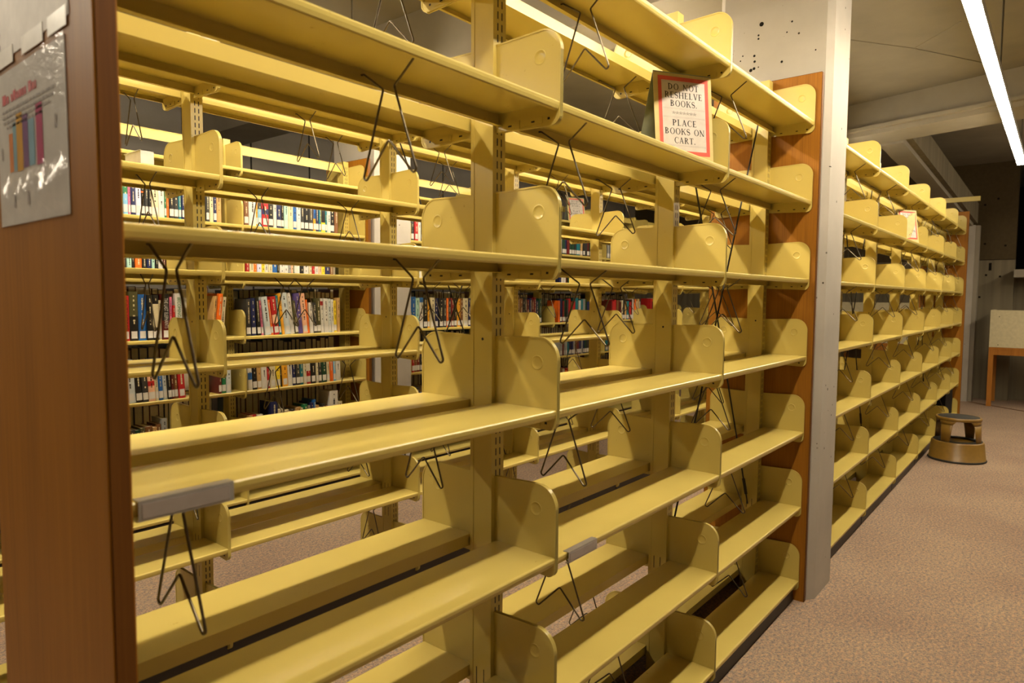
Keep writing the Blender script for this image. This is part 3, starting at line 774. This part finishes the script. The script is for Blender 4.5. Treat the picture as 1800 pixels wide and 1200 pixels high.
# --- range right of the back column: first bay
R4 = 'first bay right of back column'; g4 = 'books right of the back column'
row(5, 3.15, [('charcoal', 3.0), ('red', 3.6), ('white', 3.0), ('black', 3.2), ('dark green', 4.0, 1.02), ('charcoal', 3.0), ('tan', 3.4), ('navy', 4.4), ('white', 4.0), ('maroon', 3.2), ('cream', 4.0), ('black', 3.4), ('grey', 3.0), ('brown', 4.4), ('white', 3.4), ('navy', 3.0)], R4, g4, .205, seed=21)
row(4, 3.15, [('white', 3.0), ('red', 2.6), ('pale grey', 3.4), ('cream', 3.0), ('charcoal', 3.2), ('white', 4.0), ('dark red', 3.6), ('tan', 3.0), ('white', 3.4), ('navy', 3.0), ('cream', 3.6), ('maroon', 3.4), ('white', 3.2), ('charcoal', 3.0), ('pale grey', 3.6), ('black', 4.0)], R4, g4, .20, seed=22)
row(3, 3.15, [('blue', 4.6, 1.04), ('mint', 3.6, 1.0), ('white', 3.4, 1.02, {'band': ('blue', .84, 1)}), ('black', 4.8, 1.02), ('gold', 2.2, 1.0), ('cream', 4.6, 1.02), ('navy', 4.4, 1.0), ('black', 4.8, 1.0), ('charcoal', 3.6, 1.0), ('orange', 2.0, 1.0), ('charcoal', 3.0, .96), ('dark red', 3.6, 1.0), ('black', 3.2, .98), ('gold', 3.2, .98), ('brown', 3.2, 1.0), ('cream', 5.6, 1.0), ('navy', 4.0), ('grey', 3.0), ('dark green', 4.0), ('white', 3.6)], R4, g4, .228, seed=23)
row(2, 3.15, [('red', 2.6), ('brown', 2.8), ('dark red', 3.0), ('charcoal', 3.2), ('orange', 3.0), ('maroon', 3.4), ('tan', 3.0), ('navy', 4.2), ('white', 3.2), ('dark green', 3.6), ('cream', 3.4), ('black', 4.0), ('red', 2.6), ('grey', 3.2)], R4, g4, .215, seed=24)
row(1, 3.15, [('teal', 4.0, .9), ('charcoal', 3.6), ('blue', 3.0, .8), ('tan', 4.0), ('black', 3.2), ('white', 3.6, .9), ('brown', 4.0), ('navy', 3.4), ('maroon', 3.4), ('grey', 3.8)], R4, g4, .21, seed=25)
# --- second bay right of the column, kept as individual books
rb = random.Random(99); cols = list(PAL)
def rand_items(n, r): return [(r.choice(['charcoal', 'maroon', 'white', 'tan', 'navy', 'cream', 'brown', 'dark green', 'black', 'grey', 'red', 'teal', 'dark red', 'orange']), r.choice([2.4, 3.0, 3.4, 4.0, 4.6]), r.choice([.9, .95, 1.0, 1.04])) for _ in range(n)]
R5 = 'second bay right of back column'
for k, n, hb in ((5, 10, .205), (4, 19, .20), (3, 20, .228)):
    row(k, 4.075, rand_items(n, rb), R5, g4, hb, seed=30 + k)
# the many books farther along: one object
def stuff_books():
    b = MB(); r = random.Random(5)
    for xa, xb in ((4.075, 4.93), (4.975, 5.85), (5.89, 6.76), (6.81, 7.66)):
        for k in (1, 2, 3, 4, 5):
            if xa < 4.9 and k > 2: continue
            x = xa + r.uniform(0, .12); end = xb - r.uniform(.05, .3)
            hb = {1: .2, 2: .21, 3: .225, 4: .2, 5: .2}[k]
            while x < end:
                w = r.uniform(.022, .05); h = hb * r.uniform(.85, 1.05)
                col = r.choice(['charcoal', 'maroon', 'white', 'tan', 'navy', 'cream', 'brown', 'dark green', 'black', 'grey', 'red', 'teal', 'dark red', 'orange'])
                y = YC + .012 + r.uniform(-.003, .006); z = Z(k) + .0005; d = .13
                c = cmat(col.replace(' ', '_'), PAL[col])
                b.box((x, y, z), (x + .0022, y + d, z + h), c); b.box((x + w - .0022, y, z), (x + w, y + d, z + h), c)
                b.box((x, y, z), (x + w, y + .003, z + h), c); b.box((x + .0022, y + .003, z + .003), (x + w - .0022, y + d - .004, z + h - .003), M['pages'])
                if r.random() < .8: b.box((x + .002, y - .0006, z + .012), (x + w - .002, y, z + .05), M['sticker'])
                x += w + .0015
    o = b.build('distant_books'); tag(o, 'dim rows of library books farther along the back range', 'books'); o['kind'] = 'stuff'
stuff_books()
def rear_books():
    b = MB(); r = random.Random(17)
    for bounds in (B3, B4):
        for xa, xb in zip(bounds, bounds[1:]):
            if xb > 6.8: continue
            for k in (1, 2, 3, 4, 5):
                x = xa + .03; end = xb - .03
                while x < end - .05:
                    w = r.uniform(.022, .05); h = r.uniform(.255, .288)
                    c = cmat(*r.choice([(q.replace(' ', '_'), PAL[q]) for q in ('charcoal', 'black', 'maroon', 'navy', 'brown', 'dark green')]))
                    y1 = YC + W - .014 + r.uniform(-.004, .003); y0 = y1 - .14; z = Z(k) + .0005
                    b.box((x, y0, z), (x + .0022, y1, z + h), c); b.box((x + w - .0022, y0, z), (x + w, y1, z + h), c)
                    b.box((x, y1 - .003, z), (x + w, y1, z + h), c); b.box((x + .0022, y0 + .004, z + .003), (x + w - .0022, y1 - .003, z + h - .003), M['pages'])
                    x += w + .0015
    o = b.build('rear_books'); tag(o, 'dark backs of books shelved from the far side of the back range', 'books'); o['kind'] = 'stuff'
rear_books()
# books lying flat on the empty second-row range and the top of the book range
def flat_book(loc, w, L, h, col, rz, label, edge='white'):
    b = MB(); c = cmat(col.replace(' ', '_'), PAL[col])
    b.box((0, 0, 0), (L, w, .002), c); b.box((0, 0, h - .002), (L, w, h), c); b.box((0, 0, 0), (.002, w, h), c)
    b.box((.002, .003, .002), (L - .003, w - .003, h - .002), M['pages'])
    b.box((-.0006, w * .1, .004), (0, w * .9, h - .004), M['sticker'])
    tag(b.build('book', None, loc, rz), label, 'book', 'books lying flat')
flat_book((.705, YB + .028, Z(5) + .0006), .040, .128, .046, 'white', PI / 2, 'white wrapped book lying flat on an empty shelf of the second-row range')

# ------------------------------------------------------------------ step stool
def step_stool(loc):
    t = thing('step_stool', 'round brown two-step kick stool on the carpet by the far range', 'stool', loc, .35)
    b = MB()
    b.lathe([(.190, .0), (.203, .0), (.206, .006), (.204, .016), (.200, .018), (.186, .150), (.181, .158), (.174, .160), (.150, .160)], M['stool'], 48)
    b.lathe([(.150, .160), (.150, .150), (.0, .150)], M['stool'], 48)
    b.build('base', t)
    b = MB(); b.lathe([(.204, .002), (.2085, .007), (.2075, .014), (.2025, .017)], M['rubber'], 48); b.build('bumper', t)['label'] = 'black rubber bumper rim'
    b = MB(); b.lathe([(.173, .1605), (.173, .1635), (.118, .1635), (.118, .1605)], M['rubber'], 48); b.build('lower_tread', t)['label'] = 'black rubber lower step tread'
    for i in range(4):
        a = i * PI / 2 + PI / 4; b = MB(); n = 6
        def panel(r0, r1, z0, z1, wa0, wa1):
            vs = []
            for j in range(n + 1):
                q0 = a + (j / n - .5) * wa0; q1 = a + (j / n - .5) * wa1
                for rr, zz, qq in ((r0, z0, q0), (r0 - .004, z0, q0), (r1, z1, q1), (r1 - .004, z1, q1)):
                    vs.append((rr * math.cos(qq), rr * math.sin(qq), zz))
            fs = []
            for j in range(n):
                o, p = j * 4, (j + 1) * 4
                fs += [(o, p, p + 2, o + 2), (o + 1, o + 3, p + 3, p + 1), (o + 2, p + 2, p + 3, o + 3), (o, o + 1, p + 1, p)]
            fs += [(0, 2, 3, 1), (n * 4, n * 4 + 1, n * 4 + 3, n * 4 + 2)]
            b.add(vs, fs, M['stool'], True)
        panel(.172, .162, .158, .30, .40, .58); panel(.162, .158, .30, .336, .58, .95)
        b.build('leg', t)
    b = MB(); b.lathe([(.148, .330), (.160, .332), (.164, .345), (.160, .356), (.150, .358), (.146, .353)], M['stool'], 48); b.lathe([(.150, .340), (0, .340)], M['stool'], 48); b.build('top_rim', t)
    b = MB(); b.lathe([(.150, .352), (.146, .357), (.0, .357)], M['rubber'], 48); b.build('upper_tread', t)['label'] = 'black rubber upper step tread'
step_stool((6.33, -.212, 0))

# ------------------------------------------------------------------ study carrels along the end wall
def carrel(loc, w, label, tall=1.19):
    t = thing('study_carrel', label, 'study desk', loc, 0, 'study carrels by the end wall')
    b = MB(); b.box((0, -w, .735), (.022, 0, tall), M['carrel'])
    for yy in (-.09, -w + .09):
        for zz in (.765, tall - .08): b.lathe([(.0001, -.0012), (.006, -.0012), (.006, 0)], M['slot'], 10, (0, yy, zz), False, axis='X')
    b.build('front_screen', t)['label'] = 'cream front screen'
    b = MB(); b.box((.022, -.022, .74), (.60, 0, tall), M['carrel']); b.box((.022, -w, .74), (.60, -w + .022, tall), M['carrel']); b.build('side_screen', t)
    b = MB(); b.box((-.004, -w, .702), (.62, 0, .733), M['carrelwood']); b.build('desktop', t)
    b = MB(); b.box((.0, -w + .05, .64), (.02, -.05, .702), M['carrelwood']); b.build('apron', t)
    for (xx, yy) in ((0, -.05), (0, -w), (.57, -.05), (.57, -w)):
        b = MB(); b.box((xx, yy, 0), (xx + .05, yy + .05, .702), M['carrelwood']); b.build('leg', t)
carrel((9.90, -.15, 0), .95, 'cream screened study desk with orange wooden legs at the right edge')
carrel((9.78, 1.60, 0), .95, 'study desk glimpsed through the far range near the white column', 1.27)
carrel((9.78, 2.75, 0), .95, 'study desk farthest along the end wall, behind the second-row range', 1.27)

# plain black box shape over the black area of the last bay's base shelf
b = MB(); b.box((0, 0, 0), (.56, .15, .28), M['black']); b.box((-.002, -.002, .255), (.562, .152, .285), M['black'])
tag(b.build('black_box', None, (7.80, .045, Z(0) + .0006)), 'plain black box shape on the bottom shelf of the last bay beside the far panel', 'box')

# ------------------------------------------------------------------ the room
XL, XR, YF, YK = -3.2, 10.62, -2.3, 5.2
b = MB(); b.box((XL, YF, -.1), (13.5, YK, 0), M['carpet']); struct(b.build('floor'))
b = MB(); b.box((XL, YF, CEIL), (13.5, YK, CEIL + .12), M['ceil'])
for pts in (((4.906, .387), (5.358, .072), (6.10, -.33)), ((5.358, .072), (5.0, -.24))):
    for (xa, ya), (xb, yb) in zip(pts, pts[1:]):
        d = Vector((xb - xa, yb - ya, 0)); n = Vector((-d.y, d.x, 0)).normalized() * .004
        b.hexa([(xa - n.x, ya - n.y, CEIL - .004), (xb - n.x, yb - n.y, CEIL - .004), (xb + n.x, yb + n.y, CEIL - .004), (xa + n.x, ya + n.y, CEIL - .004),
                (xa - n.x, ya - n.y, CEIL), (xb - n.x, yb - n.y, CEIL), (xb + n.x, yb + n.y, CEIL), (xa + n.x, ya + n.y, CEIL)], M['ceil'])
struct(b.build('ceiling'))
b = MB(); b.box((XL - .15, YF, 0), (XL, YK, CEIL), M['wall']); struct(b.build('wall_near'))
b = MB(); b.box((XL, YK, 0), (13.5, YK + .15, CEIL), M['wallgrey']); struct(b.build('wall_left'))
b = MB(); b.box((XL, YF - .15, 0), (13.5, YF, CEIL), M['wall']); struct(b.build('wall_right'))
# end wall with a dark recess at its right end
b = MB(); b.box((XR, -.33, 0), (XR + .2, YK, 1.838), M['wall']); b.box((XR, -.33, 1.838), (XR + .2, YK, CEIL), M['upper_wall_shade'])
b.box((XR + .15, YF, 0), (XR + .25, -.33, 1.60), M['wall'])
b.box((XR - .004, -.33, 1.835), (XR, .05, 1.842), M['opening_dark'])
for y, z in ((-.12, 2.63), (.02, 2.56), (-.03, 1.64), (-.18, 1.62), (.0, 2.05), (-.22, 2.02), (.03, 1.35)): b.box((XR - .003, y - .012, z - .012), (XR, y + .012, z + .012), M['opening_dark'])
b.box((XR - .003, -.085, 1.70), (XR, -.055, 1.80), M['opening_dark'])
struct(b.build('wall_end'))
b = MB(); b.box((13.2, YF, 0), (13.35, -.2, CEIL), M['opening_dark']); struct(b.build('wall_back'))  # near-black colour stands in for the unlit space beyond the opening
b = MB(); b.box((XR - .25, -1.3, 1.60), (XR + .25, -.335, 1.70), M['beam']); struct(b.build('trim_3'))
# concrete frame by the end wall: jamb, sloping member and cross beam
b = MB(); b.box((10.16, .075, 0), (10.42, .24, 2.262), M['column']); b.box((10.22, .03, 0), (10.36, .075, 2.262), M['beam']); struct(b.build('trim_1'))
A0, A1 = (7.12, .41, 2.80), (7.18, .62, 2.80)
B0, B1 = (10.20, .10, 2.245), (10.20, .24, 2.245)
up = lambda p, d: (p[0], p[1], p[2] + d)
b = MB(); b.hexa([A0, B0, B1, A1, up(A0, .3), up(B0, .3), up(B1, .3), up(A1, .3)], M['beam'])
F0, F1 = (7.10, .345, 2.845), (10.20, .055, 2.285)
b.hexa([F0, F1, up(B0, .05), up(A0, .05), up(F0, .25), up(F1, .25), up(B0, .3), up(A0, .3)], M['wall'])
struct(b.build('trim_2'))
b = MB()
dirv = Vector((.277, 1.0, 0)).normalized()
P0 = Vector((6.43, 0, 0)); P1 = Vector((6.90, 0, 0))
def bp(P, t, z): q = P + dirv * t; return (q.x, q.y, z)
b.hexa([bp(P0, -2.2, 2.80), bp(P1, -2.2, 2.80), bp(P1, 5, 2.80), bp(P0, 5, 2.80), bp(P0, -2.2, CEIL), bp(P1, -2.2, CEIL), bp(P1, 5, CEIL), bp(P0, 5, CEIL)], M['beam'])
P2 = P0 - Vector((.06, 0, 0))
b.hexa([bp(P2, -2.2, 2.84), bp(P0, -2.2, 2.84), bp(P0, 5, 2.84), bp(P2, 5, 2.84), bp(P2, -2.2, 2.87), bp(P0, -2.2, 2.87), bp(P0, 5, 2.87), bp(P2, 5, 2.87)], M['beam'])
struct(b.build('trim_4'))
# columns: chamfered, bug-holed
def column(x0, x1, y0, y1, name):
    c = .026; b = MB()
    poly = [(x0 + c, y0), (x1, y0), (x1, y1), (x0 + c, y1), (x0, y1 - c), (x0, y0 + c)]
    n = len(poly)
    b.add([(x, y, 0) for x, y in poly] + [(x, y, CEIL) for x, y in poly], [(i, (i + 1) % n, n + (i + 1) % n, n + i) for i in range(n)] + [tuple(range(n - 1, -1, -1)), tuple(range(n, 2 * n))], M['column'])
    if name == 'trim_5':
        rr = random.Random(8)
        for y, z, r in ((.250, 2.52, .009), (.262, 2.475, .004), (.262, 2.46, .004), (.278, 2.39, .005), (.276, 2.365, .005), (.278, 2.335, .006), (.292, 2.33, .007), (.158, 2.34, .005), (.02, 2.36, .003), (.12, 2.50, .004), (.33, 2.40, .003), (.34, 2.38, .003), (.14, 2.46, .003)):
            b.lathe([(.0001, -.0006), (r, -.0006), (r * 1.1, 0)], M['opening_dark'], 9, (x0, y, z), False, axis='X')
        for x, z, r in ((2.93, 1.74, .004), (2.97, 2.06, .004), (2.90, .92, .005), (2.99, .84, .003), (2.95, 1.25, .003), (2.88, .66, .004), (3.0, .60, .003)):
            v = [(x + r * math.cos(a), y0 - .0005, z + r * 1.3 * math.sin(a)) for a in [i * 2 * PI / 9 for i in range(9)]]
            b.add(v, [tuple(range(9))], M['opening_dark'])
        b.box((x0 + c - .004, y0 - .001, 1.872), (x0 + c + .012, y0 + .004, 1.875), M['opening_dark'])
    struct(b.build(name))
column(2.785, 3.062, -.048, .443, 'trim_5')
column(2.775, 3.085, YC - .05, YC + .45, 'trim_6')
# beam over the column line
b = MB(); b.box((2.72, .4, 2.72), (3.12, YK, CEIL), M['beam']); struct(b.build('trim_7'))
b = MB(); b.box((9.6, -1.8, .0), (9.604, -1.79, .004), M['opening_dark'])
d0, d1 = Vector((10.16, .05, 0)), Vector((9.62, -.66, 0)); n = (d1 - d0).cross(Vector((0, 0, 1))).normalized() * .012
b = MB(); b.hexa([d0 - n, d1 - n, d1 + n, d0 + n, up(d0 - n, .004), up(d1 - n, .004), up(d1 + n, .004), up(d0 + n, .004)], M['wooddark']); struct(b.build('trim_8'))

# ------------------------------------------------------------------ lamps
def lamp(x0, x1, y, label, group, z=2.485, rods=(.45, 1.90)):
    if x1 - x0 < 1: rods = (.2, .5)
    elif x1 - x0 < 2.2: rods = rods if len(rods) == 1 else (.4, 1.7)
    t = thing('ceiling_light', label, 'light', (x0, y, z), 0, group)
    b = MB(); L = x1 - x0 - .008
    prof = [(-.028, .0), (-.024, -.010), (.024, -.010), (.028, .0), (.028, .006), (-.028, .006)]
    b.prism_x([(yy, zz) for yy, zz in prof][::1], .004, L + .004, M['emit']); b.build('diffuser', t)['label'] = 'glowing white lens'
    b = MB(); b.box((.004, -.030, .006), (L + .004, .030, .046), M['housing']); b.build('housing', t)
    for xx in rods:
        b = MB(); b.tube([(xx, 0, .04), (xx, 0, CEIL - z - .012)], .005, M['darkrod'], 8)
        b.lathe([(.0001, CEIL - z - .016), (.022, CEIL - z - .016), (.022, CEIL - z)], M['darkrod'], 20, (xx, 0, 0), False); b.build('hanger_rod', t)
segs = [(4.905, 7.05), (2.76, 4.905), (.615, 2.76), (-.12, .615)]
nm = ['far end', 'middle', 'near', 'nearest']
for (xa, xb), q in zip(segs, nm): lamp(xa, xb, -.500, 'bright linear light over the carpeted aisle, %s length of the row' % q, 'aisle light row', 2.485, (2.0,) if q == 'far end' else (.45, 1.90))
for (xa, xb), q in zip(segs[:3] + [(-1.1, .615)], nm): lamp(xa, xb, .915, 'linear light over the aisle behind the nearest range, %s length' % q, 'second light row', 2.60)
for (xa, xb), q in zip([(1.8, 3.94), (-.34, 1.8), (-2.48, -.34)], nm[1:]): lamp(xa, xb, 2.36, 'linear light over the aisle in front of the books, %s length' % q, 'third light row', 2.60)

lamp(6.6, 8.75, -1.75, 'linear light over the study desk side of the aisle, nearer length', 'fourth light row')
lamp(8.75, 9.85, -1.75, 'linear light over the study desk side of the aisle, farther length', 'fourth light row')

# ------------------------------------------------------------------ world, camera
wd = bpy.data.worlds.new('World'); S.world = wd; wd.use_nodes = True
wd.node_tree.nodes['Background'].inputs[0].default_value = (.9, .75, .55, 1)
wd.node_tree.nodes['Background'].inputs[1].default_value = .0
cd = bpy.data.cameras.new('camera'); cam = bpy.data.objects.new('camera', cd); COL.objects.link(cam)
fw = Vector((0.7735747, 0.63020969, -0.06646748)); rt = Vector((0.63191981, -0.77500806, 0.00631275)); upv = Vector((0.04753447, 0.0468855, 0.99776862))
R = Matrix((rt, upv, -fw)).transposed()
cam.matrix_world = Matrix.Translation((-0.27043, -0.83471, 1.31874)) @ R.to_4x4()
cd.sensor_width = 36; cd.lens = 1186.07 * 36 / 1800; cd.clip_start = .02
cd.dof.use_dof = True; cd.dof.focus_distance = 2.5; cd.dof.aperture_fstop = 5.6
S.camera = cam
S.view_settings.view_transform = 'Standard'; S.view_settings.look = 'None'; S.view_settings.gamma = 1
S.view_settings.use_curve_mapping = False
S.view_settings.exposure = 0
try:
    S.cycles.use_denoising = True; S.cycles.max_bounces = 8; S.cycles.diffuse_bounces = 2
except Exception: pass
